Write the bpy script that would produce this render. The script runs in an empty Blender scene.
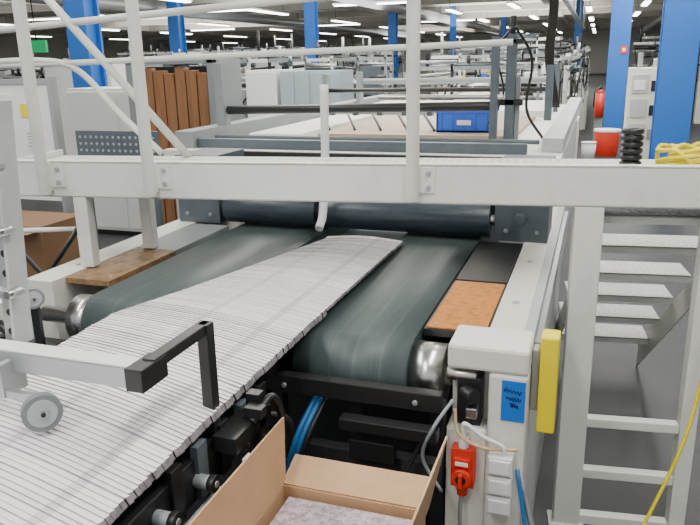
import bpy, bmesh, math, random
from mathutils import Vector, Matrix
random.seed(7)
COL=bpy.context.collection

# ------------------------------------------------------------------ materials
def mat(name,c,rough=.5,metal=0.0,c2=None,scale=6,bump=0.0,emit=0.0,dist=.5,stretch=None,spec=None,lo=.45,hi=.7):
    m=bpy.data.materials.new(name); m.use_nodes=True
    nt=m.node_tree; b=nt.nodes['Principled BSDF']
    b.inputs['Base Color'].default_value=(*c,1)
    b.inputs['Roughness'].default_value=rough
    b.inputs['Metallic'].default_value=metal
    if spec is not None: b.inputs['Specular IOR Level'].default_value=spec
    if emit:
        b.inputs['Emission Color'].default_value=(*c,1); b.inputs['Emission Strength'].default_value=emit
    if c2 or bump:
        tc=nt.nodes.new('ShaderNodeTexCoord'); mp=nt.nodes.new('ShaderNodeMapping')
        nt.links.new(tc.outputs['Object'],mp.inputs['Vector'])
        if stretch: mp.inputs['Scale'].default_value=stretch
        n=nt.nodes.new('ShaderNodeTexNoise'); n.inputs['Scale'].default_value=scale
        n.inputs['Detail'].default_value=6; n.inputs['Roughness'].default_value=.65
        nt.links.new(mp.outputs['Vector'],n.inputs['Vector'])
        if c2:
            r=nt.nodes.new('ShaderNodeValToRGB')
            r.color_ramp.elements[0].position=lo; r.color_ramp.elements[0].color=(*c,1)
            r.color_ramp.elements[1].position=hi; r.color_ramp.elements[1].color=(*c2,1)
            nt.links.new(n.outputs['Fac'],r.inputs['Fac']); nt.links.new(r.outputs['Color'],b.inputs['Base Color'])
        if bump:
            bp=nt.nodes.new('ShaderNodeBump'); bp.inputs['Strength'].default_value=bump
            bp.inputs['Distance'].default_value=.01
            nt.links.new(n.outputs['Fac'],bp.inputs['Height']); nt.links.new(bp.outputs['Normal'],b.inputs['Normal'])
    return m

def banded(name,base,band,positions,axis='X',rough=.5,fine=.5):
    m=mat(name,base,rough); nt=m.node_tree; b=nt.nodes['Principled BSDF']
    tc=nt.nodes.new('ShaderNodeTexCoord'); sp=nt.nodes.new('ShaderNodeSeparateXYZ')
    nt.links.new(tc.outputs['Object'],sp.inputs['Vector'])
    n=nt.nodes.new('ShaderNodeTexNoise'); n.inputs['Scale'].default_value=5; n.inputs['Detail'].default_value=8; n.inputs['Roughness'].default_value=.7
    mp=nt.nodes.new('ShaderNodeMapping'); mp.inputs['Scale'].default_value=(9,1,1)
    nt.links.new(tc.outputs['Object'],mp.inputs['Vector']); nt.links.new(mp.outputs['Vector'],n.inputs['Vector'])
    prev=None
    for p,w,k in positions:
        s=nt.nodes.new('ShaderNodeMath'); s.operation='COMPARE'; s.inputs[1].default_value=p; s.inputs[2].default_value=w
        nt.links.new(sp.outputs[axis],s.inputs[0])
        q=nt.nodes.new('ShaderNodeMath'); q.operation='MULTIPLY'; q.inputs[1].default_value=k
        nt.links.new(s.outputs[0],q.inputs[0])
        if prev is None: prev=q
        else:
            a=nt.nodes.new('ShaderNodeMath'); a.operation='ADD'; a.use_clamp=True
            nt.links.new(prev.outputs[0],a.inputs[0]); nt.links.new(q.outputs[0],a.inputs[1]); prev=a
    q=nt.nodes.new('ShaderNodeMath'); q.operation='MULTIPLY_ADD'; q.inputs[1].default_value=fine*2; q.inputs[2].default_value=-fine*.75; q.use_clamp=True
    nt.links.new(n.outputs['Fac'],q.inputs[0])
    a=nt.nodes.new('ShaderNodeMath'); a.operation='ADD'; a.use_clamp=True
    nt.links.new(prev.outputs[0],a.inputs[0]); nt.links.new(q.outputs[0],a.inputs[1])
    mx=nt.nodes.new('ShaderNodeMixRGB'); mx.inputs[1].default_value=(*base,1); mx.inputs[2].default_value=(*band,1)
    nt.links.new(a.outputs[0],mx.inputs[0]); nt.links.new(mx.outputs[0],b.inputs['Base Color'])
    return m

M={}
M['paint']=mat('paint_greygreen',(.72,.73,.68),.5,0,(.60,.60,.56),5,lo=.5,hi=.75)
M['plate']=mat('diamond_plate_base',(.50,.51,.48),.5,.1,(.42,.43,.41),8)
M['stud']=mat('diamond_plate_stud',(.80,.80,.77),.4,.1)
M['cream']=mat('paint_cream',(.74,.73,.66),.45,0,(.62,.60,.52),4,lo=.55,hi=.8)
M['offwhite']=mat('paint_offwhite',(.76,.77,.74),.5)
M['ltgrey']=mat('paint_lightgrey',(.50,.53,.53),.5,0,(.42,.44,.43),3)
M['midgrey']=mat('paint_midgrey',(.24,.27,.28),.5)
M['slate']=mat('paint_slate',(.075,.10,.12),.45,0,(.11,.13,.15),5)
M['belt']=banded('belt_rubber',(.046,.070,.070),(.118,.155,.150),[(-.67,.002,.3),(-.60,.004,.25),(-.52,.003,.3),(-1.32,.004,.25),(-1.50,.005,.25)],rough=.5,fine=.5)
M['black']=mat('black_steel',(.012,.013,.014),.4)
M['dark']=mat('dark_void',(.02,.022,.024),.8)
M['rubber']=mat('roller_rubber',(.035,.052,.068),.35,0,(.06,.08,.095),8,stretch=(1,6,6))
M['steel']=mat('brushed_steel',(.62,.62,.60),.28,1.0,(.45,.44,.42),12,stretch=(1,20,20))
M['galv']=mat('galvanised_steel',(.45,.47,.48),.4,.6)
M['orange']=mat('worn_orange_board',(.58,.21,.022),.55,0,(.30,.10,.015),38,lo=.48,hi=.72)
M['brown']=mat('worn_brown_board',(.30,.17,.07),.6,0,(.11,.075,.045),30,lo=.42,hi=.66)
M['wood']=mat('timber',(.30,.14,.06),.6,0,(.19,.08,.03),4,stretch=(6,6,.6))
M['card']=mat('cardboard',(.52,.33,.185),.8,0,(.47,.29,.155),9)
M['cardedge']=mat('cardboard_edge',(.60,.42,.25),.85)
M['yellow']=mat('yellow_plastic',(.85,.70,.0),.45)
M['red']=mat('red_plastic',(.66,.035,.015),.4)
M['blue']=mat('blue_paint',(.015,.13,.50),.45)
M['bluebin']=mat('blue_bin',(.03,.14,.70),.45)
M['tape']=mat('blue_tape',(.01,.16,.62),.5)
M['ink']=mat('marker_ink',(.005,.01,.05),.6)
M['cableblue']=mat('cable_blue',(.02,.16,.42),.4)
M['tan']=mat('tan_board',(.40,.31,.22),.5)
M['white']=mat('white_plastic',(.80,.81,.82),.45)
M['wheel']=mat('grey_wheel_tyre',(.17,.19,.2),.55)
M['hub']=mat('grey_wheel_hub',(.36,.39,.4),.45)
M['green']=mat('green_cloth',(.01,.16,.04),.8)
M['exit']=mat('exit_sign_green',(.0,.35,.10),.5,emit=.6)
M['lamp']=mat('fluorescent_tube',(1,.98,.92),.5,emit=12)
M['paper']=banded('paper_stream',(.88,.86,.87),(.46,.44,.47),[(-.845,.011,.55),(-1.02,.009,.45)],rough=.6,fine=.28)
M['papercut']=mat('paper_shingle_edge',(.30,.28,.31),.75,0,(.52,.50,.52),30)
M['bluegrey']=mat('paint_bluegrey',(.33,.40,.45),.5)

class B:
    def __init__(s,name,parent=None):
        s.name=name; s.bm=bmesh.new(); s.mats=[]; s.parent=parent
    def mi(s,k):
        if k not in s.mats: s.mats.append(k)
        return s.mats.index(k)
    def box(s,x0,x1,y0,y1,z0,z1,m,R=None):
        i=s.mi(m); c=Vector(((x0+x1)/2,(y0+y1)/2,(z0+z1)/2))
        vs=[]
        for z in (z0,z1):
            for x,y in ((x0,y0),(x1,y0),(x1,y1),(x0,y1)):
                p=Vector((x,y,z))
                if R is not None: p=c+R@(p-c)
                vs.append(s.bm.verts.new(p))
        for f in ((3,2,1,0),(4,5,6,7),(0,1,5,4),(1,2,6,5),(2,3,7,6),(3,0,4,7)):
            s.bm.faces.new([vs[k] for k in f]).material_index=i
    def studs(s,x0,x1,y0,y1,z,m,p=.03):
        """raised lozenges of real tread plate, alternating direction"""
        i=s.mi(m); nx=int((x1-x0)/p); ny=int((y1-y0)/p)
        for a in range(nx):
            for c in range(ny):
                cx=x0+(a+.5)*p; cy=y0+(c+.5)*p; t=math.radians(45 if (a+c)%2 else -45)
                u=Vector((math.cos(t),math.sin(t),0)); v=Vector((-u.y,u.x,0)); o=Vector((cx,cy,z))
                q=[s.bm.verts.new(o+u*p*.42),s.bm.verts.new(o+v*p*.14),s.bm.verts.new(o-u*p*.42),s.bm.verts.new(o-v*p*.14)]
                top=s.bm.verts.new(o+Vector((0,0,.0022)))
                for k in range(4): s.bm.faces.new((q[k],q[(k+1)%4],top)).material_index=i
    def hexa(s,pts,m):
        i=s.mi(m); vs=[s.bm.verts.new(p) for p in pts]
        for f in ((3,2,1,0),(4,5,6,7),(0,1,5,4),(1,2,6,5),(2,3,7,6),(3,0,4,7)):
            s.bm.faces.new([vs[k] for k in f]).material_index=i
    def cyl(s,p0,p1,r,m,seg=18,r2=None,smooth=True):
        i=s.mi(m); p0=Vector(p0); p1=Vector(p1); d=(p1-p0)
        if d.length<1e-6: return
        q=d.to_track_quat('Z','Y'); r2=r if r2 is None else r2
        a=[];b=[]
        for k in range(seg):
            t=2*math.pi*k/seg; e=Vector((math.cos(t),math.sin(t),0))
            a.append(s.bm.verts.new(p0+q@(e*r))); b.append(s.bm.verts.new(p1+q@(e*r2)))
        for k in range(seg):
            f=s.bm.faces.new((a[k],a[(k+1)%seg],b[(k+1)%seg],b[k])); f.material_index=i; f.smooth=smooth
        s.bm.faces.new(a[::-1]).material_index=i; s.bm.faces.new(b).material_index=i
    def tube(s,pts,r,m,seg=10,closed=False):
        i=s.mi(m); P=[Vector(p) for p in pts]; n=len(P); rings=[]
        for k in range(n):
            if k==0: t=P[1]-P[0]
            elif k==n-1: t=P[-1]-P[-2]
            else: t=(P[k+1]-P[k]).normalized()+(P[k]-P[k-1]).normalized()
            t.normalize()
            if k==0:
                x=t.orthogonal().normalized()
            else:
                x=(x-t*x.dot(t)).normalized()
            y=t.cross(x)
            rings.append([s.bm.verts.new(P[k]+(x*math.cos(2*math.pi*j/seg)+y*math.sin(2*math.pi*j/seg))*r) for j in range(seg)])
        for k in range(n-1):
            for j in range(seg):
                f=s.bm.faces.new((rings[k][j],rings[k][(j+1)%seg],rings[k+1][(j+1)%seg],rings[k+1][j])); f.material_index=i; f.smooth=True
        s.bm.faces.new(rings[0][::-1]).material_index=i; s.bm.faces.new(rings[-1]).material_index=i
    def prism(s,prof,x0,x1,m,smooth=False,cap=None):
        i=s.mi(m); a=[s.bm.verts.new((x0,y,z)) for y,z in prof]; b=[s.bm.verts.new((x1,y,z)) for y,z in prof]
        n=len(prof)
        for k in range(n):
            f=s.bm.faces.new((a[k],a[(k+1)%n],b[(k+1)%n],b[k])); f.material_index=i; f.smooth=smooth
        s.bm.faces.new(a[::-1]).material_index=i; s.bm.faces.new(b).material_index=i
    def done(s,bevel=0.0,loc=(0,0,0),rotz=0.0):
        bmesh.ops.recalc_face_normals(s.bm,faces=s.bm.faces[:])
        me=bpy.data.meshes.new(s.name); s.bm.to_mesh(me); s.bm.free()
        for k in s.mats: me.materials.append(M[k])
        o=bpy.data.objects.new(s.name,me); COL.objects.link(o)
        o.location=loc; o.rotation_euler=(0,0,rotz)
        if s.parent: o.parent=s.parent
        if bevel:
            md=o.modifiers.new('bevel','BEVEL'); md.width=bevel; md.segments=2; md.limit_method='ANGLE'; md.angle_limit=math.radians(50)
        return o
def empty(name,loc=(0,0,0),rotz=0):
    e=bpy.data.objects.new(name,None); COL.objects.link(e); e.location=loc; e.rotation_euler=(0,0,rotz); e.empty_display_size=.2; return e
def smooth_path(pts,n=8):
    P=[Vector(p) for p in pts]; P=[P[0]*2-P[1]]+P+[P[-1]*2-P[-2]]; out=[]
    for k in range(1,len(P)-2):
        for j in range(n):
            t=j/n; a,b,c,d=P[k-1:k+3]
            out.append(.5*((2*b)+(c-a)*t+(2*a-5*b+4*c-d)*t*t+(3*b-a-3*c+d)*t**3))
    out.append(P[-2]); return out

# ------------------------------------------------------------------ room shell
M['floor']=mat('floor_concrete',(.026,.028,.031),.55,0,(.05,.052,.055),1.5,lo=.4,hi=.75)
M['ceil']=mat('ceiling_panel',(.88,.85,.77),.8,0,(.78,.75,.68),.4)
M['ceilbeam']=mat('ceiling_beam',(.46,.44,.40),.7)
M['wall']=mat('wall_plaster',(.68,.68,.64),.8)
b=B('floor'); b.box(-45,12,-4,75,-.1,0,'floor'); b.done()
b=B('ceiling'); b.box(-45,12,-4,75,4.3,4.4,'ceil'); b.done()
b=B('wall_back'); b.box(-45,12,75,75.2,0,4.3,'wall'); b.done()
b=B('wall_left'); b.box(-45.2,-45,-4,75,0,4.3,'wall'); b.done()
b=B('wall_right'); b.box(12,12.2,-4,75,0,4.3,'wall'); b.done()
b=B('ceiling_beams')
for y in range(2,75,6): b.box(-45,12,y,y+.25,4.0,4.3,'ceilbeam')
for x in (-40,-30,-20,-11,-2.5,6): b.box(x,x+.3,-4,75,3.95,4.3,'ceilbeam')
b.done()
b=B('ventilation_duct')
for x in (-16,-8,3.4):
    b.cyl((x,6,3.75),(x,74,3.75),.22,'galv',16)
    for y in range(8,74,5): b.cyl((x,y,3.75),(x,y,4.3),.02,'black',6)
b.done()
b=B('ceiling_light_fixture')
rl=random.Random(3)
for x in (-36,-27,-19.5,-13,-6.2,-3.4,-.6,1.6,6.5):
    y=5+rl.random()*4
    while y<72:
        L=2.8+rl.random()
        b.box(x-.14,x+.14,y,y+L,3.70,3.76,'offwhite')
        b.box(x-.11,x+.11,y+.05,y+L-.05,3.655,3.70,'lamp')
        b.cyl((x,y+.4,3.76),(x,y+.4,4.3),.01,'black',6); b.cyl((x,y+L-.4,3.76),(x,y+L-.4,4.3),.01,'black',6)
        y+=7.5+rl.random()*2
for y in (14,26,40):
    for x in (-24,-16,-9.5): b.box(x,x+3,y-.1,y+.1,3.70,3.76,'offwhite'); b.box(x+.05,x+2.95,y-.08,y+.08,3.655,3.70,'lamp')
b.done()

def column(x,y,w):
    b=B('blue_steel_column'); t=.04
    b.box(x-w/2,x+w/2,y-w/2,y-w/2+t,0,4.3,'blue'); b.box(x-w/2,x+w/2,y+w/2-t,y+w/2,0,4.3,'blue')
    b.box(x-w*.3,x+w*.3,y-w/2+t,y+w/2-t,0,4.3,'blue'); b.box(x-w*.6,x+w*.6,y-w*.6,y+w*.6,0,.03,'midgrey'); b.done(.006)
column(.83,9,.38); column(.38,17,.42); column(-5.75,7.2,.28); column(-6.6,16.5,.26); column(-8.6,31,.36); column(-7.3,38,.3)
column(-.95,33,.3); column(-6,48,.4); column(3.2,33,.5); column(-15,24,.45); column(-22,35,.4)

# ------------------------------------------------------------------ conveyor
conv=empty('belt_conveyor')
def stadium(y0,y1,zt,r,n=12):
    p=[]
    for k in range(n+1):
        t=math.pi/2+math.pi*k/n; p.append((y0+r*math.cos(t),zt-r+r*math.sin(t)))
    for k in range(n+1):
        t=-math.pi/2+math.pi*k/n; p.append((y1+r*math.cos(t),zt-r+r*math.sin(t)))
    return p
b=B('belts',conv)
b.prism(stadium(1.82,3.7,.95,.1,16),-.785,-.445,'belt',True)
b.prism(stadium(1.93,3.7,.95,.1,16),-1.62,-1.17,'belt',True)
o=b.done()
b=B('drum_rollers',conv)
b.cyl((-.445,1.83,.85),(-.35,1.83,.85),.088,'steel',32); b.cyl((-1.70,1.93,.85),(-1.62,1.93,.85),.085,'steel',32)
b.cyl((-.79,1.83,.85),(-.335,1.83,.85),.03,'steel',16); b.cyl((-1.86,1.93,.85),(-1.1,1.93,.85),.03,'steel',16)
b.cyl((-1.17,1.93,.85),(-.79,1.93,.85),.05,'black',20)
b.done()
b=B('side_frames',conv)
b.box(-.25,-.15,1.87,3.82,.45,.955,'cream'); b.box(-.15,-.12,1.87,3.82,.0,.955,'ltgrey')
b.box(-.12,-.10,1.95,3.82,.86,.93,'galv')
b.box(-1.98,-1.86,1.98,3.82,.55,.955,'cream'); b.box(-2.0,-1.98,1.98,3.82,0,.95,'ltgrey')
for y in (2.2,2.7,3.2): 
    for x in (-.2,-1.92): b.cyl((x,y,.955),(x,y,.96),.012,'galv',10)
b.done(.004)
b=B('cover_plates',conv)
b.box(-.44,-.252,1.92,2.41,.925,.948,'black'); b.box(-.432,-.258,1.93,2.40,.93,.952,'orange'); b.box(-.435,-.255,2.41,2.98,.93,.954,'black')
b.box(-1.855,-1.66,2.05,2.50,.93,.952,'brown'); b.box(-1.855,-1.66,2.50,2.98,.93,.954,'midgrey')
for x,y in ((-.41,1.96),(-.28,1.96),(-.41,2.37),(-.28,2.37),(-1.83,2.1),(-1.69,2.1)): b.cyl((x,y,.952),(x,y,.955),.006,'galv',8)
b.box(-1.165,-.79,2.05,3.7,.84,.88,'slate')
b.done(.002)
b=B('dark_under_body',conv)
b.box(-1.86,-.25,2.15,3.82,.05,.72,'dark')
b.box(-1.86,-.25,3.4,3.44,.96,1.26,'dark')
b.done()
b=B('front_crossbar',conv)
b.box(-.93,-.33,1.655,1.69,.815,.868,'black'); b.box(-.6,-.33,1.60,1.64,.755,.79,'black')
b.box(-.93,-.88,1.66,2.2,.75,.84,'black'); b.box(-.9,-.33,1.75,1.8,.42,.48,'black'); b.box(-.9,-.33,1.66,1.70,.60,.66,'dark')
for x in (-.85,-.6,-.37): b.box(x,x+.04,1.7,1.74,0,.82,'black')
b.cyl((-.9,1.72,.55),(-.33,1.72,.55),.018,'slate',12)
b.box(-.58,-.45,1.62,1.65,.66,.72,'black')
b.cyl((-.78,1.655,.84),(-.78,1.648,.84),.008,'galv',8); b.cyl((-.4,1.655,.84),(-.4,1.648,.84),.008,'galv',8)
b.done(.003)
b=B('pressure_rollers',conv)
b.cyl((-1.69,3.05,1.035),(-1.21,3.05,1.035),.076,'rubber',36); b.cyl((-1.19,3.05,1.035),(-.40,3.05,1.035),.076,'rubber',36)
b.cyl((-1.8,3.05,1.035),(-.3,3.05,1.035),.022,'steel',14)
b.cyl((-1.75,3.2,1.16),(-.36,3.2,1.16),.055,'rubber',30)
b.box(-.38,-.155,3.0,3.3,.955,1.29,'slate'); b.box(-1.95,-1.72,3.0,3.3,.955,1.29,'slate')
for x in (-.33,-.2,-1.9,-1.77):
    for z in (1.0,1.24): b.cyl((x,3.0,z),(x,2.992,z),.010,'midgrey',8)
b.cyl((-.27,3.0,1.06),(-.27,2.96,1.06),.024,'slate',18)
b.done(.003)
b=B('hoses',conv)
for k in range(3):
    dx=k*.016
    b.tube(smooth_path([(-.70+dx,1.70,.80),(-.73+dx,1.60,.70),(-.76+dx,1.59,.55),(-.73+dx,1.6,.35),(-.68+dx,1.6,.1)]),.008,'cableblue' if k<2 else 'black',8)
b.tube(smooth_path([(-.36,1.64,.78),(-.42,1.6,.6),(-.34,1.58,.45),(-.38,1.6,.25)]),.007,'black',8)
b.tube(smooth_path([(-.3,1.66,.86),(-.34,1.6,.80),(-.37,1.62,.70),(-.32,1.63,.6)]),.005,'midgrey',8)
b.tube(smooth_path([(-.12,1.72,.62),(-.07,1.70,.4),(-.09,1.70,.15),(-.08,1.7,.02)]),.009,'galv',8)
b.tube(smooth_path([(-.13,1.70,.66),(-.09,1.68,.4),(-.11,1.68,.15),(-.1,1.7,.02)]),.006,'cableblue',8)
b.done()

# control box with sockets
cb=empty('control_cabinet')
b=B('housing',cb)
b.box(-.325,-.114,1.70,1.855,.93,1.0,'cream')
b.box(-.215,-.114,1.70,1.855,.0,.93,'cream'); b.box(-.325,-.215,1.78,1.855,.0,.93,'cream')
b.box(-.325,-.215,1.70,1.78,.0,.76,'cream')
b.done(.01)
b=B('clamp',cb)
b.box(-.30,-.235,1.72,1.78,.76,.90,'black'); b.cyl((-.28,1.715,.86),(-.25,1.69,.86),.022,'black',14); b.box(-.27,-.24,1.68,1.74,.80,.83,'steel')
b.cyl((-.33,1.74,.9),(-.25,1.74,.9),.02,'steel',14)
b.done(.003)
b=B('tape_label',cb)
b.box(-.180,-.119,1.698,1.70,.80,.915,'tape')
for z,x0,w in ((.892,-.174,.045),(.870,-.168,.038),(.850,-.157,.022)):
    pts=[(x0+w*k/16,1.697,z+.007*math.sin(k*1.9+z*60)*(1 if k%3 else .4)-k*.0005) for k in range(17)]
    b.tube(smooth_path(pts,3),.0011,'ink',5)
b.done()
b=B('rotary_switch',cb)
b.box(-.303,-.240,1.665,1.70,.60,.715,'red'); b.box(-.295,-.25,1.655,1.665,.665,.69,'red')
b.cyl((-.272,1.665,.635),(-.272,1.643,.635),.026,'red',24); b.cyl((-.272,1.643,.635),(-.272,1.64,.635),.014,'black',16); b.box(-.277,-.267,1.630,1.645,.615,.655,'red')
b.box(-.29,-.255,1.653,1.656,.67,.682,'white')
b.cyl((-.272,1.68,.715),(-.272,1.68,.745),.014,'white',14); b.cyl((-.272,1.68,.60),(-.272,1.68,.57),.015,'red',14)
b.done(.005)
b=B('socket_boxes',cb)
for z in (.655,.595,.535):
    b.box(-.205,-.14,1.66,1.70,z,z+.055,'offwhite'); b.box(-.20,-.145,1.655,1.662,z+.006,z+.048,'white')
b.done(.004)
b=B('cables',cb)
b.tube(smooth_path([(-.27,1.68,.74),(-.27,1.67,.79),(-.22,1.67,.76),(-.17,1.67,.74),(-.165,1.675,.71)]),.006,'white',8)
b.tube(smooth_path([(-.30,1.69,.82),(-.285,1.67,.76),(-.22,1.665,.73),(-.13,1.68,.73)]),.005,'cardedge',8)
b.tube(smooth_path([(-.27,1.68,.6),(-.275,1.67,.5),(-.26,1.68,.3)]),.006,'galv',8)
b.done()
b=B('yellow_guard_box'); b.box(-.092,-.045,1.76,1.83,.745,1.02,'yellow'); b.box(-.112,-.092,1.775,1.815,.8,.98,'galv'); b.done(.005)

# ------------------------------------------------------------------ shingled paper stream
def lerp_tab(tab,y):
    tab=sorted(tab)
    if y<=tab[0][0]: return tab[0][1:]
    for a,c in zip(tab,tab[1:]):
        if y<=c[0]:
            t=(y-a[0])/(c[0]-a[0]); return tuple(a[k]+(c[k]-a[k])*t for k in range(1,len(a)))
    return tab[-1][1:]
Lt=[(.2,-1.22,1.06),(1.09,-1.21,1.055),(1.55,-1.25,1.045),(1.9,-1.215,1.015),(2.4,-1.14,.99),(2.8,-1.09,.968)]
Rt=[(.2,-.765,.955),(.84,-.762,.957),(1.17,-.76,.967),(1.7,-.745,.985),(2.3,-.745,.98),(2.85,-.745,.968)]
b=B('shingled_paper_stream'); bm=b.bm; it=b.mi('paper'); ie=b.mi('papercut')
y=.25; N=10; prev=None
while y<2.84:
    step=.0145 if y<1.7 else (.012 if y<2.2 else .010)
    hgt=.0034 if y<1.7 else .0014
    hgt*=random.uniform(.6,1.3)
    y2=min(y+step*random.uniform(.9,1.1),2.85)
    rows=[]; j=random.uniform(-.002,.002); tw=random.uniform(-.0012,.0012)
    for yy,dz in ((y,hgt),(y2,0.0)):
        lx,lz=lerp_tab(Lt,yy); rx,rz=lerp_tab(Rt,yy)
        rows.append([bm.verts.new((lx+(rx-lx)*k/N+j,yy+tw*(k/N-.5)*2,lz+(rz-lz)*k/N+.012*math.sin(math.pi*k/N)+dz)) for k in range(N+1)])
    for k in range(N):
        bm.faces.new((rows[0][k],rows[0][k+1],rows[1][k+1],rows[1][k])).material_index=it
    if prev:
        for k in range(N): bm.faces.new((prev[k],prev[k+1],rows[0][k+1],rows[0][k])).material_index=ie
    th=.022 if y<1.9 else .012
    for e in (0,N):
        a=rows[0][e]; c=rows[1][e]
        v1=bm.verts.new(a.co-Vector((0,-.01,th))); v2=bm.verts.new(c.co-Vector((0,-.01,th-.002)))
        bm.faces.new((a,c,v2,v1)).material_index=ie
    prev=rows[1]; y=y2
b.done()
fd=empty('stream_feeder_frame')
b=B('deck',fd)
b.hexa([(-1.22,.3,.90),(-.80,.3,.86),(-.80,1.68,.88),(-1.22,1.68,.91),(-1.22,.3,1.0),(-.80,.3,.915),(-.80,1.68,.945),(-1.22,1.68,.985)],'black')
b.box(-.80,-.765,.4,1.5,.80,.90,'black'); b.box(-1.25,-1.21,.4,1.66,.8,.9,'black')
for y in (.5,1.45): b.box(-.82,-.78,y,y+.04,0,.85,'black'); b.box(-1.24,-1.2,y,y+.04,0,.9,'black')
b.done(.003)
b=B('rollers',fd)
for y,z in ((1.0,.86),(1.15,.85),(1.3,.87)):
    b.cyl((-.765,y,z),(-.73,y,z),.016,'midgrey',14); b.cyl((-.73,y,z),(-.715,y,z),.02,'black',14); b.cyl((-.715,y,z),(-.712,y,z),.008,'galv',10)
b.box(-.76,-.70,1.22,1.40,.88,.92,'black'); b.box(-.735,-.70,1.34,1.37,.86,.97,'black'); b.box(-.72,-.675,1.30,1.33,.93,.955,'black')
b.box(-.70,-.675,1.24,1.27,.82,.86,'white'); b.box(-.695,-.68,1.237,1.241,.83,.85,'orange')
b.tube(smooth_path([(-.70,1.3,.92),(-.685,1.38,.95),(-.68,1.42,.86),(-.70,1.42,.75)]),.010,'black',8)
b.tube(smooth_path([(-.76,.9,.88),(-.72,.95,.82),(-.74,1.1,.78),(-.70,1.25,.80)]),.010,'black',8)
b.tube(smooth_path([(-.76,1.45,.86),(-.70,1.5,.82),(-.72,1.5,.72),(-.8,1.48,.66)]),.009,'black',8)
b.box(-.74,-.72,.7,1.2,.78,.81,'midgrey'); b.box(-.80,-.70,.6,1.45,.62,.68,'black'); b.box(-.80,-.70,.6,1.45,.3,.36,'black')
for k in range(5): b.box(-.775,-.755,1.05+k*.1,1.09+k*.1,.80,.93,'slate' if k%2 else 'black')
b.done(.002)

# ------------------------------------------------------------------ press-wheel arm
ar=empty('press_wheel_arm')
b=B('arm',ar)
b.box(-1.75,-.80,1.02,1.065,1.122,1.165,'galv'); b.box(-1.75,-.80,1.02,1.065,1.165,1.17,'offwhite')
b.box(-.805,-.765,1.005,1.09,1.125,1.172,'black')
b.box(-.795,-.767,1.05,1.27,1.15,1.175,'black')
b.box(-.79,-.762,1.24,1.27,.84,1.175,'black')
b.done(.004)
def wheel(b,c,ax,r,w):
    ax=Vector(ax).normalized(); c=Vector(c)
    b.cyl(c-ax*w/2,c+ax*w/2,r,'wheel',36); b.cyl(c-ax*(w/2+.002),c+ax*(w/2+.002),r*.74,'hub',30); b.cyl(c-ax*(w/2+.006),c+ax*(w/2+.006),r*.28,'galv',16); b.cyl(c-ax*(w/2+.012),c+ax*(w/2+.012),r*.12,'black',10)
b=B('caster_wheels',ar)
wheel(b,(-.985,.975,1.070),(.75,-.62,.05),.038,.02)
b.box(-1.09,-1.0,.99,1.005,1.078,1.093,'galv'); b.box(-1.10,-1.085,.985,1.05,1.078,1.15,'galv')
wheel(b,(-1.285,1.3,1.17),(.75,-.62,.05),.026,.02)
b.box(-1.31,-1.285,1.31,1.32,.9,1.18,'black')
b.done(.001)
b=B('perforated_upright',ar)
a=.077; R=Matrix.Rotation(a,3,'Y')
b.box(-1.145,-1.105,1.085,1.095,1.15,1.66,'galv',R)
b.box(-1.112,-1.104,1.07,1.12,1.15,1.66,'ltgrey',R)
for k in range(11):
    z=1.18+k*.043; x=-1.127+(z-1.405)*math.tan(a)
    b.cyl((x,1.0835,z),(x,1.0865,z),.008,'black',12)
for z in (1.27,1.40,1.53): b.box(-1.16,-1.09,1.06,1.085,z,z+.01,'galv'); b.cyl((-1.105,1.05,z+.005),(-1.105,1.085,z+.005),.010,'steel',10)
b.done(.001)

# ------------------------------------------------------------------ cardboard box
b=B('cardboard_box')
x0,x1,y0,y1,zb,zt,t=-.655,-.30,.92,1.35,.30,.735,.005
b.box(x0,x1,y0,y1,zb,zb+t,'card'); b.box(x0,x0+t,y0,y1,zb,zt,'card'); b.box(x1-t,x1,y0,y1,zb,zt,'card')
b.box(x0,x1,y0,y0+t,zb,zt,'card'); b.box(x0,x1,y1-t,y1,zb,zt,'card')
def flap(p,q,d,m='card'):
    p,q,d=Vector(p),Vector(q),Vector(d); n=(q-p).cross(d).normalized()*.0045
    b.hexa([p,q,q+d,p+d,p+n,q+n,q+d+n,p+d+n],m)
flap((x0,.90,zt),(x0,1.36,zt),(-.005,.02,.165)); flap((x1,.92,zt),(x1,1.37,zt),(.035,.02,.175))
flap((x0,y1,zt),(x1,y1,zt),(0,.085,.03)); flap((x0,y0,zt),(x1,y0,zt),(0,-.12,-.02))
b.done()
b=B('packing_stand'); b.box(-.67,-.28,.9,1.37,.26,.30,'wood')
for x in (-.65,-.32):
    for y in (.92,1.32): b.box(x,x+.03,y,y+.03,0,.26,'wood')
b.done()
M['printed']=mat('printed_sheets',(.50,.42,.45),.6,0,(.26,.20,.23),70,lo=.42,hi=.6)
b=B('printed_sheet_stack')
for k in range(17):
    j=random.uniform(-.004,.004); b.box(-.63+j,-.325+j,.94,1.325+j,.307+k*.0245,.307+k*.0245+.0215,'printed')
b.done()

# ------------------------------------------------------------------ bridge walkway
RZ=math.radians(7.6); DB=.38
br=empty('access_bridge',(0,2.42,0),RZ)
b=B('front_beam',br)
b.box(-2.16,1.6,0,.012,1.236,1.372,'paint'); b.box(-2.16,1.6,.0,.06,1.364,1.372,'paint'); b.box(-2.16,1.6,.0,.06,1.236,1.244,'paint')
b.box(-2.168,-2.16,0,DB,1.236,1.372,'paint'); b.box(-2.16,1.6,DB-.01,DB,1.25,1.335,'paint')
for x in (-1.2,-.3,.5): b.box(x,x+.04,.012,DB-.01,1.25,1.29,'paint')
b.done(.002)
b=B('deck',br); b.box(-2.155,1.6,.012,DB,1.335,1.345,'plate'); b.studs(-2.15,1.5,.065,DB-.005,1.3451,'stud',.03); b.done()
b=B('legs',br)
b.box(-.042,.052,.0,.06,0,1.236,'paint'); b.box(-.06,.07,-.01,.08,0,.012,'paint')
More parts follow.
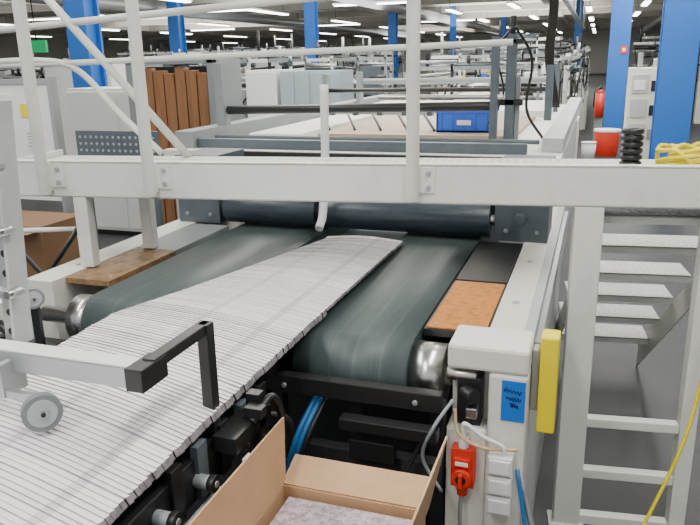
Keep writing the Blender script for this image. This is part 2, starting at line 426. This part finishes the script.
b.box(.365,.42,.0,.06,0,1.236,'paint'); b.box(.052,.365,.01,.05,.42,.455,'paint'); b.box(.052,.365,.01,.05,.21,.245,'paint'); b.box(.052,.365,.01,.05,.01,.05,'paint')
b.box(-1.895,-1.84,-.0,.05,.957,1.236,'paint'); b.box(-1.785,-1.735,.30,.35,.957,1.25,'paint')
b.done(.003)
b=B('handrail_posts',br)
for s in (-.583,-1.555,-1.99):
    b.cyl((s,-.025,1.25),(s,-.025,2.75),.0225,'paint',20)
    b.box(s-.0,s+.075,-.008,.0,1.275,1.365,'paint'); b.box(s-.022,s+.022,-.022,.0,1.262,1.372,'paint')
    for z in (1.295,1.345): b.cyl((s+.052,-.008,z),(s+.052,-.016,z),.009,'galv',8)
b.cyl((-2.1,-.025,2.35),(1.5,-.025,2.35),.02,'paint',16)
b.done(.001)
b=B('rear_handrails',br)
y=DB-.03
b.cyl((-2.5,y,1.722),(-.26,y,1.772),.012,'paint',14); b.cyl((-2.8,y,1.845),(-.35,y,1.99),.0145,'paint',14)
b.tube(smooth_path([(-2.6,y,1.735),(-2.2,y,1.745),(-2.02,y,1.70),(-1.85,y,1.52),(-1.68,y,1.36)]),.013,'paint',12)
b.tube([(-2.35,y,2.25),(-1.56,y,1.345)],.017,'paint',14)
b.done()
st=empty('stair_flight',(0,2.42,0),RZ)
b=B('treads',st)
for k,(z,yc) in enumerate(((1.19,.10),(1.0,.42),(.81,.68),(.63,.92),(.45,1.12),(.27,1.30))):
    b.box(.06,.53,yc,yc+.2,z-.006,z,'plate'); b.box(.06,.53,yc,yc+.006,z-.03,z,'paint'); b.studs(.065,.525,yc+.008,yc+.198,z+.0001,'stud',.028)
b.done()
b=B('stringers',st)
for x in (.052,.532):
    b.hexa([(x,.1,1.1),(x+.008,.1,1.1),(x+.008,1.55,.0),(x,1.55,.0),(x,.1,1.22),(x+.008,.1,1.22),(x+.008,1.55,.16),(x,1.55,.16)],'paint')
b.done(.001)
b=B('yellow_extension_cable')
pts=[]
for k in range(60):
    t=k*.62; pts.append((.33+.10*math.cos(t)+.02*math.sin(k*.3),2.64+.075*math.sin(t)+.01*math.cos(k*.5),1.358+.007*(k%9)+.006*math.sin(k)))
b.tube(smooth_path(pts,4),.007,'yellow',8)
b.tube(smooth_path([(.38,2.62,1.37),(.46,2.5,1.385),(.455,2.42,1.37),(.43,2.38,1.1),(.40,2.36,.8),(.36,2.32,.5),(.26,2.25,.2),(.18,2.2,.01)]),.006,'yellow',8)
b.done()
b=B('black_chain_coil')
for k in range(6):
    z=1.36+k*.022; ring=[(.125+.028*math.cos(t*math.pi/6),2.60+.028*math.sin(t*math.pi/6),z) for t in range(13)]
    b.tube(ring,.010,'black',8)
b.done()
b=B('green_cleaning_cloth')
bm=b.bm; gi=b.mi('green'); G=[]
for i in range(9):
    G.append([bm.verts.new((.40+.016*i,2.755+.012*j,1.35+.10*math.exp(-((i-4)**2+(j-3)**2)/7)+.006*math.sin(i*2+j*1.7))) for j in range(7)])
for i in range(8):
    for j in range(6): f=bm.faces.new((G[i][j],G[i+1][j],G[i+1][j+1],G[i][j+1])); f.material_index=gi; f.smooth=True
b.done()
b=B('white_guide_strap')
b.tube(smooth_path([(-1.15,3.0,1.62),(-1.15,2.99,1.3),(-1.145,2.93,1.06),(-1.14,2.86,.995)]),.019,'white',12)
b.done()

# ------------------------------------------------------------------ machine section behind bridge
ms=empty('sheet_delivery_machine')
b=B('body',ms)
b.box(-2.55,-.19,3.9,8.5,.0,1.05,'ltgrey'); b.box(-2.58,-.16,3.85,3.93,1.02,1.20,'paint'); b.box(-2.58,-.16,3.86,8.5,1.16,1.19,'paint')
b.box(-2.5,-.35,4.05,4.10,1.19,1.25,'slate')
b.box(-.28,-.16,4.2,8.5,1.19,1.27,'ltgrey')
b.box(-2.58,-2.45,4.0,8.5,1.19,1.30,'midgrey')
b.box(-1.9,-.5,4.8,6.5,1.19,1.215,'tan'); b.box(-2.4,-.4,6.7,8.3,1.19,1.25,'offwhite')
b.box(-2.35,-1.95,4.6,6.4,1.19,1.23,'offwhite')
b.done(.004)
b=B('cross_rollers',ms)
b.cyl((-2.45,4.5,1.40),(-.62,4.5,1.43),.03,'black',18); b.cyl((-1.35,4.52,1.485),(-.55,4.52,1.485),.015,'steel',14)
b.cyl((-2.45,4.3,1.235),(-.3,4.3,1.235),.014,'slate',12); b.cyl((-2.4,5.4,1.32),(-1.2,5.4,1.32),.014,'galv',12)
b.cyl((-2.4,6.4,1.45),(-.4,6.4,1.45),.02,'black',12); b.cyl((-2.4,7.4,1.5),(-.4,7.4,1.5),.03,'midgrey',12)
b.box(-2.52,-2.46,4.45,4.55,1.19,1.72,'midgrey'); b.box(-.62,-.58,4.45,4.55,1.19,1.84,'slate')
b.box(-.56,-.50,4.7,4.78,1.19,1.86,'slate'); b.box(-.50,-.47,4.75,4.78,1.19,1.6,'midgrey'); b.box(-.62,-.45,4.7,4.78,1.42,1.46,'black')
for yy in (6.35,7.35): b.box(-2.45,-2.4,yy,yy+.1,1.19,1.6,'midgrey'); b.box(-.42,-.36,yy,yy+.1,1.19,1.65,'slate')
for k in range(5):
    x=-2.0+k*.2; b.cyl((x,5.2,1.32),(x+.12,5.0,1.225),.010,'black',8); b.box(x-.02,x+.02,5.36,5.44,1.30,1.35,'slate')
b.cyl((-.53,4.75,1.86),(-.53,4.75,1.97),.018,'black',10); b.box(-.66,-.46,4.7,4.85,1.80,1.83,'black')
b.tube(smooth_path([(-.5,4.6,1.9),(-.4,4.7,1.7),(-.42,4.7,1.4),(-.3,4.7,1.2)]),.009,'black',8)
b.tube(smooth_path([(-.53,4.7,1.9),(-.62,4.7,1.75),(-.57,4.7,1.5),(-.66,4.7,1.3)]),.007,'black',8)
b.done(.003)

def bin_(name,x0,x1,y0,y1,z0,z1,m):
    b=B(name); t=.015
    b.box(x0,x1,y0,y1,z0,z0+t,m); b.box(x0,x0+t,y0,y1,z0,z1,m); b.box(x1-t,x1,y0,y1,z0,z1,m); b.box(x0,x1,y0,y0+t,z0,z1,m); b.box(x0,x1,y1-t,y1,z0,z1,m)
    b.box(x0-.01,x1+.01,y0-.01,y0+t,z1-.025,z1,m); b.box(x0-.01,x1+.01,y1-t,y1+.01,z1-.025,z1,m)
    n=5
    for k in range(n): 
        x=x0+(x1-x0)*(k+.5)/n; b.box(x-.005,x+.005,y0-.008,y0,z0+.01,z1-.03,m)
    b.box((x0+x1)/2-.05,(x0+x1)/2+.05,y0-.012,y0-.006,z0+.05,z0+.085,'white')
    b.done(.003)
bin_('blue_plastic_bin',-1.07,-.67,5.0,5.25,1.216,1.375,'bluebin')

b=B('timber_board_rack')
for k in range(6): b.box(-3.48+k*.1,-3.39+k*.1,5.0,5.06+.02*(k%2),.1,1.69-.02*(k%3),'wood')
b.box(-3.60,-3.54,4.95,5.4,0,1.78,'midgrey'); b.box(-2.86,-2.80,4.95,5.4,0,1.75,'midgrey'); b.box(-3.6,-2.80,4.95,5.0,1.72,1.78,'midgrey'); b.box(-3.6,-2.80,4.95,5.4,.04,.1,'midgrey')
b.box(-3.54,-2.86,5.15,5.2,.1,1.7,'dark')
b.done(.003)
def cabinet(x0,x1,y0,y1,h,m,doors=2,name='storage_cabinet'):
    b=B(name); b.box(x0,x1,y0,y1,.05,h,m); b.box(x0+.03,x1-.03,y0+.03,y1-.03,0,.05,'black')
    w=(x1-x0)/doors
    for k in range(doors):
        b.box(x0+k*w+.01,x0+(k+1)*w-.01,y0-.015,y0,.08,h-.03,m); b.box(x0+k*w+w*.85,x0+k*w+w*.88,y0-.03,y0-.015,h*.5,h*.6,'black')
    b.done(.005)
cabinet(-4.45,-4.0,8.7,9.2,1.62,'offwhite',1); cabinet(-3.95,-3.1,8.7,9.2,1.60,'bluegrey',4)
cabinet(1.15,2.0,7.2,8,1.95,'cream',2)
b=B('round_gauge_panel'); b.cyl((1.3,7.17,1.62),(1.3,7.13,1.62),.10,'black',28); b.cyl((1.3,7.13,1.62),(1.3,7.125,1.62),.075,'offwhite',24); b.done()
b=B('switchgear_cabinet')
b.box(.5,1.1,13,14,0,1.5,'cream'); 
for z in (.3,.7,1.1): b.box(.54,.80,12.98,13,z,z+.3,'ltgrey'); b.box(.84,1.06,12.98,13,z+.03,z+.2,'black' if z>.5 else 'midgrey')
b.box(.57,.75,12.97,12.98,1.15,1.3,'white'); b.cyl((.65,13.2,1.5),(.65,13.2,1.75),.04,'midgrey',12); b.cyl((.9,13.2,1.5),(.9,13.2,1.65),.05,'galv',12)
b.tube(smooth_path([(1.0,12.95,1.2),(.95,12.9,.9),(1.05,12.92,.5),(1.0,12.95,.1)]),.02,'black',8)
b.done(.004)
b=B('notice_board')
b.box(-3.75,-3.15,3.55,3.58,.9,1.62,'white'); b.box(-3.78,-3.75,3.54,3.6,0,1.66,'galv'); b.box(-3.15,-3.12,3.54,3.6,0,1.66,'galv'); b.box(-3.75,-3.15,3.54,3.6,1.62,1.65,'galv')
b.box(-3.38,-3.28,3.545,3.55,1.42,1.5,'yellow'); b.box(-3.62,-3.45,3.545,3.55,1.38,1.56,'offwhite'); b.box(-3.36,-3.24,3.545,3.55,1.22,1.36,'offwhite'); b.box(-3.6,-3.48,3.544,3.549,1.45,1.5,'tape')
for k in range(5): b.box(-3.60,-3.47,3.543,3.546,1.40+k*.012,1.404+k*.012,'midgrey'); b.box(-3.35,-3.25,3.543,3.546,1.24+k*.02,1.245+k*.02,'midgrey')
b.done()
b=B('perforated_side_panel')
b.box(-2.78,-2.25,3.30,3.33,1.12,1.37,'slate')
for i in range(14):
    for j in range(6): b.cyl((-2.75+i*.037,3.30,1.15+j*.037),(-2.75+i*.037,3.297,1.15+j*.037),.008,'galv',8)
for x in (-2.76,-2.30): b.box(x,x+.03,3.3,3.33,0,1.12,'slate')
b.done(.002)
cabinet(-5.1,-3.9,6.0,6.5,1.5,'offwhite',2); cabinet(-8,-6.8,9,9.6,1.75,'white',2)
M['carddark']=mat('cardboard_dark',(.20,.11,.055),.85)
b=B('cardboard_carton')
b.box(-3.35,-2.75,2.9,3.25,.12,.90,'carddark'); b.box(-3.1,-3.0,2.898,2.9,.12,.90,'card'); b.box(-3.35,-2.75,2.8,2.9,.88,.885,'card')
b.done(.004)
b=B('wooden_pallet')
for k in range(5): b.box(-3.45+k*.17,-3.33+k*.17,2.75,3.28,.09,.12,'wood')
for y in (2.75,2.95,3.15): b.box(-3.45,-2.65,y,y+.1,0,.09,'wood')
b.done()
b=B('side_pipe_frame')
b.tube([(-2.6,2.5,.98),(-2.15,2.5,1.02),(-2.15,2.5,.0)],.014,'offwhite',10); b.tube([(-2.5,2.4,1.02),(-2.3,2.42,.8),(-2.08,2.42,1.05)],.012,'black',8)
b.tube([(-2.6,2.5,.98),(-2.6,2.5,0)],.014,'offwhite',10)
b.done()
b=B('side_drive_unit')
b.box(-2.55,-2.1,2.0,2.4,0,.66,'slate'); b.box(-2.5,-2.2,2.05,2.3,.66,.82,'black'); b.cyl((-2.45,2.0,.74),(-2.15,2.0,.74),.05,'steel',16); b.box(-2.3,-2.05,1.75,1.95,.0,.76,'slate'); b.cyl((-2.18,1.85,.76),(-2.18,1.85,.84),.03,'black',14)
b.tube(smooth_path([(-2.35,2.1,.82),(-2.3,2.0,.96),(-2.15,1.9,.94),(-2.05,1.85,.78)]),.015,'black',8)
b.done(.004)
b=B('belt_tension_bracket')
b.box(-1.84,-1.66,1.72,1.76,.70,.80,'black'); b.box(-1.80,-1.70,1.76,1.84,.76,.80,'black')
b.tube(smooth_path([(-1.9,1.72,.93),(-1.75,1.66,.88),(-1.6,1.68,.84),(-1.4,1.68,.8)]),.014,'black',8)
for k in range(8): b.cyl((-1.84+k*.026,1.69,.83-.004*k),(-1.829+k*.026,1.69,.83-.004*k),.024,'black',14)
b.box(-1.84,-1.80,1.72,1.79,0,.72,'black'); b.box(-1.86,-1.82,1.66,1.74,.88,.97,'offwhite')
b.done(.003)

# ------------------------------------------------------------------ background machines
def machine(x,y,w,d,h,seed,name='printing_machine'):
    r=random.Random(seed); b=B(name)
    pal=['cream','offwhite','ltgrey','midgrey','paint','bluegrey','slate']
    n=max(3,int(w/.5)); u=w/n
    b.box(x,x+w,y+.15,y+d,0,h*.42,r.choice(pal[:5]))
    for k in range(n):
        xx=x+k*u; hh=h*r.uniform(.5,1.0); a=r.uniform(.4,.9)
        b.box(xx+.02,xx+u*a,y,y+d*r.uniform(.3,.9),0,hh,r.choice(pal))
        for q in range(3):
            z0=hh*r.uniform(.35,.8); xa=xx+u*r.uniform(.05,.3)
            b.box(xa,xa+u*r.uniform(.1,.3),y-.02,y,z0,z0+h*r.uniform(.03,.14),r.choice(['black','slate','offwhite','midgrey','white','black']))
        b.box(xx+u*.92,xx+u*.98,y+.05,y+.12,0,h*1.03,r.choice(['midgrey','black','offwhite']))
        b.box(xx,xx+u,y+.05,y+.10,h*.98,h*1.01,r.choice(['midgrey','offwhite','galv']))
        for j in range(6):
            z=h*r.uniform(.5,1.05); b.cyl((xx,y+r.uniform(-.05,.5),z),(xx+u,y+r.uniform(-.05,.5),z+r.uniform(-.05,.05)),r.uniform(.01,.045),r.choice(['steel','black','galv','rubber','black']),8)
        if r.random()<.6: b.tube(smooth_path([(xx,y-.03,h*r.uniform(.7,1)),(xx+u*.4,y-.05,h*r.uniform(.4,.8)),(xx+u,y-.03,h*r.uniform(.6,1))],4),.015,'black',6)
        if r.random()<.5: b.cyl((xx+u*.3,y+.2,h),(xx+u*.3,y+.2,h+r.uniform(.1,.45)),.025,r.choice(['galv','black']),8)
        if r.random()<.25: b.box(xx+u*.2,xx+u*.5,y-.03,y-.01,h*.55,h*.68,r.choice(['bluebin','yellow','red','white','tape']))
    b.done()
for k,a in enumerate([(-2.4,9.6,1.7,2,1.6),(-2.9,13,2.2,2.5,1.75),(-7.2,12.5,3.6,2,1.75),(-3.6,19,2.9,3,1.95),(-12,18,7.0,2.5,2.0),(-5.5,26,4.3,3,2.1),(-20,27,12,3,2.2),(-8,36,6.5,1.6,2.3),(-28,38,18,3,2.4),
   (-.62,11,.36,2,1.7),(-.62,14.5,.3,2,1.75),(-.62,18,.4,3,1.85),(-.9,22,.6,5,1.95),(.8,20,2.6,3,2.0),(2.2,12,3,2,2.1),(-11,9.7,3.0,1.5,1.5),(1.3,28,4,3,2.3),(-16,13,4,2,1.7),(1.4,5.3,1.6,1,1.45),(-6.4,8.0,1.6,.8,1.3),(-22,20,8,3,1.9),(-13.5,30.5,4,2,2.2),(-2.3,16.5,1.5,1.5,2.1),(-5.2,9.6,1.0,1.2,1.75)]):
    machine(*a,k+21)
b=B('cable_gantry')
b.box(-.62,-.54,6.0,26,2.55,2.60,'midgrey')
for y in (6,11,16,21,25.8): b.box(-.6,-.56,y,y+.05,2.6,4.3,'midgrey')
for k in range(6): b.tube(smooth_path([(-.56+.015*k,6.1,2.52),(-.42+.012*k,6.3,2.2),(-.44+.012*k,6.5,1.7),(-.36+.01*k,6.6,1.285)]),.009,'black',8)
b.done(.003)
b=B('machine_light_beam')
b.box(-.2,2.8,10.4,10.5,2.75,2.85,'offwhite'); b.cyl((0,10.45,2.85),(0,10.45,4.3),.02,'black',8); b.cyl((2.6,10.45,2.85),(2.6,10.45,4.3),.02,'black',8)
b.cyl((-.1,10.45,2.6),(2.7,10.45,2.6),.04,'galv',12)
for x in (.1,1.2,2.4): b.cyl((x,10.45,2.6),(x,10.45,2.76),.012,'black',6)
b.done()
b=B('red_waste_bin'); b.cyl((.22,13.4,0),(.22,13.4,.42),.19,'red',28,.22); b.cyl((.22,13.4,.42),(.22,13.4,.46),.23,'white',28); b.done(.004)
b=B('white_pail'); b.cyl((-.07,12.6,0),(-.07,12.6,.3),.10,'white',24,.12); b.cyl((-.07,12.6,.3),(-.07,12.6,.32),.125,'offwhite',24); b.done()
b=B('fire_extinguisher'); b.cyl((.06,15.6,.5),(.06,15.6,.98),.09,'red',20); b.cyl((.06,15.6,.98),(.06,15.6,1.05),.09,'red',20,.03); b.cyl((.06,15.6,1.05),(.06,15.6,1.12),.03,'black',12); b.box(-.02,.14,15.6,15.75,0,.5,'midgrey'); b.tube([(.06,15.55,1.1),(-.05,15.5,1.0),(-.05,15.5,.7)],.015,'black',8); b.done()
b=B('fire_sign'); b.box(.40,.55,16.77,16.785,1.75,1.9,'red'); b.box(.44,.51,16.765,16.77,1.79,1.86,'white'); b.done()
b=B('exit_sign'); b.box(-9.2,-8.8,10,10.05,1.95,2.15,'exit'); b.cyl((-9.0,10.02,2.15),(-9.0,10.02,4.3),.01,'black',6); b.done()
# ------------------------------------------------------------------ lights
def area(x,y,z,sx,sy,p,up=False):
    l=bpy.data.lights.new('lamp_or_added_uplight','AREA'); l.shape='RECTANGLE'; l.size=sx; l.size_y=sy; l.energy=p; l.color=(1,.975,.93)
    o=bpy.data.objects.new('lamp_or_added_uplight',l); COL.objects.link(o); o.location=(x,y,z)
    if up: o.rotation_euler=(math.pi,0,0)
for x,y in ((-3.2,1.5),(0.6,1.5),(-3.2,6.5),(.6,6.5),(-1.2,-1.5),(-8,6)): area(x,y,3.75,.4,3,118)
for x,y in ((-3,14),(-10,16),(1,14),(-3,26),(-14,28),(-3,42),(-20,42),(-22,20)): area(x,y,3.7,1.5,6,330)
for x,y in ((-10,22),(-4,40),(-24,40),(-24,18),(-3,10),(-12,60)): area(x,y,3.3,8,10,850,True)  # added upward fill without fixtures, only there to brighten the ceiling
w=bpy.data.worlds.new('world'); bpy.context.scene.world=w; w.use_nodes=True
w.node_tree.nodes['Background'].inputs[0].default_value=(.95,.97,1,1); w.node_tree.nodes['Background'].inputs[1].default_value=.85

cam=bpy.data.cameras.new('camera'); cam.lens=36.1; cam.sensor_width=36
o=bpy.data.objects.new('camera',cam); COL.objects.link(o); o.location=(0,0,1.72)
o.rotation_euler=tuple(math.radians(a) for a in (73.937,1.129,18.863))
bpy.context.scene.camera=o
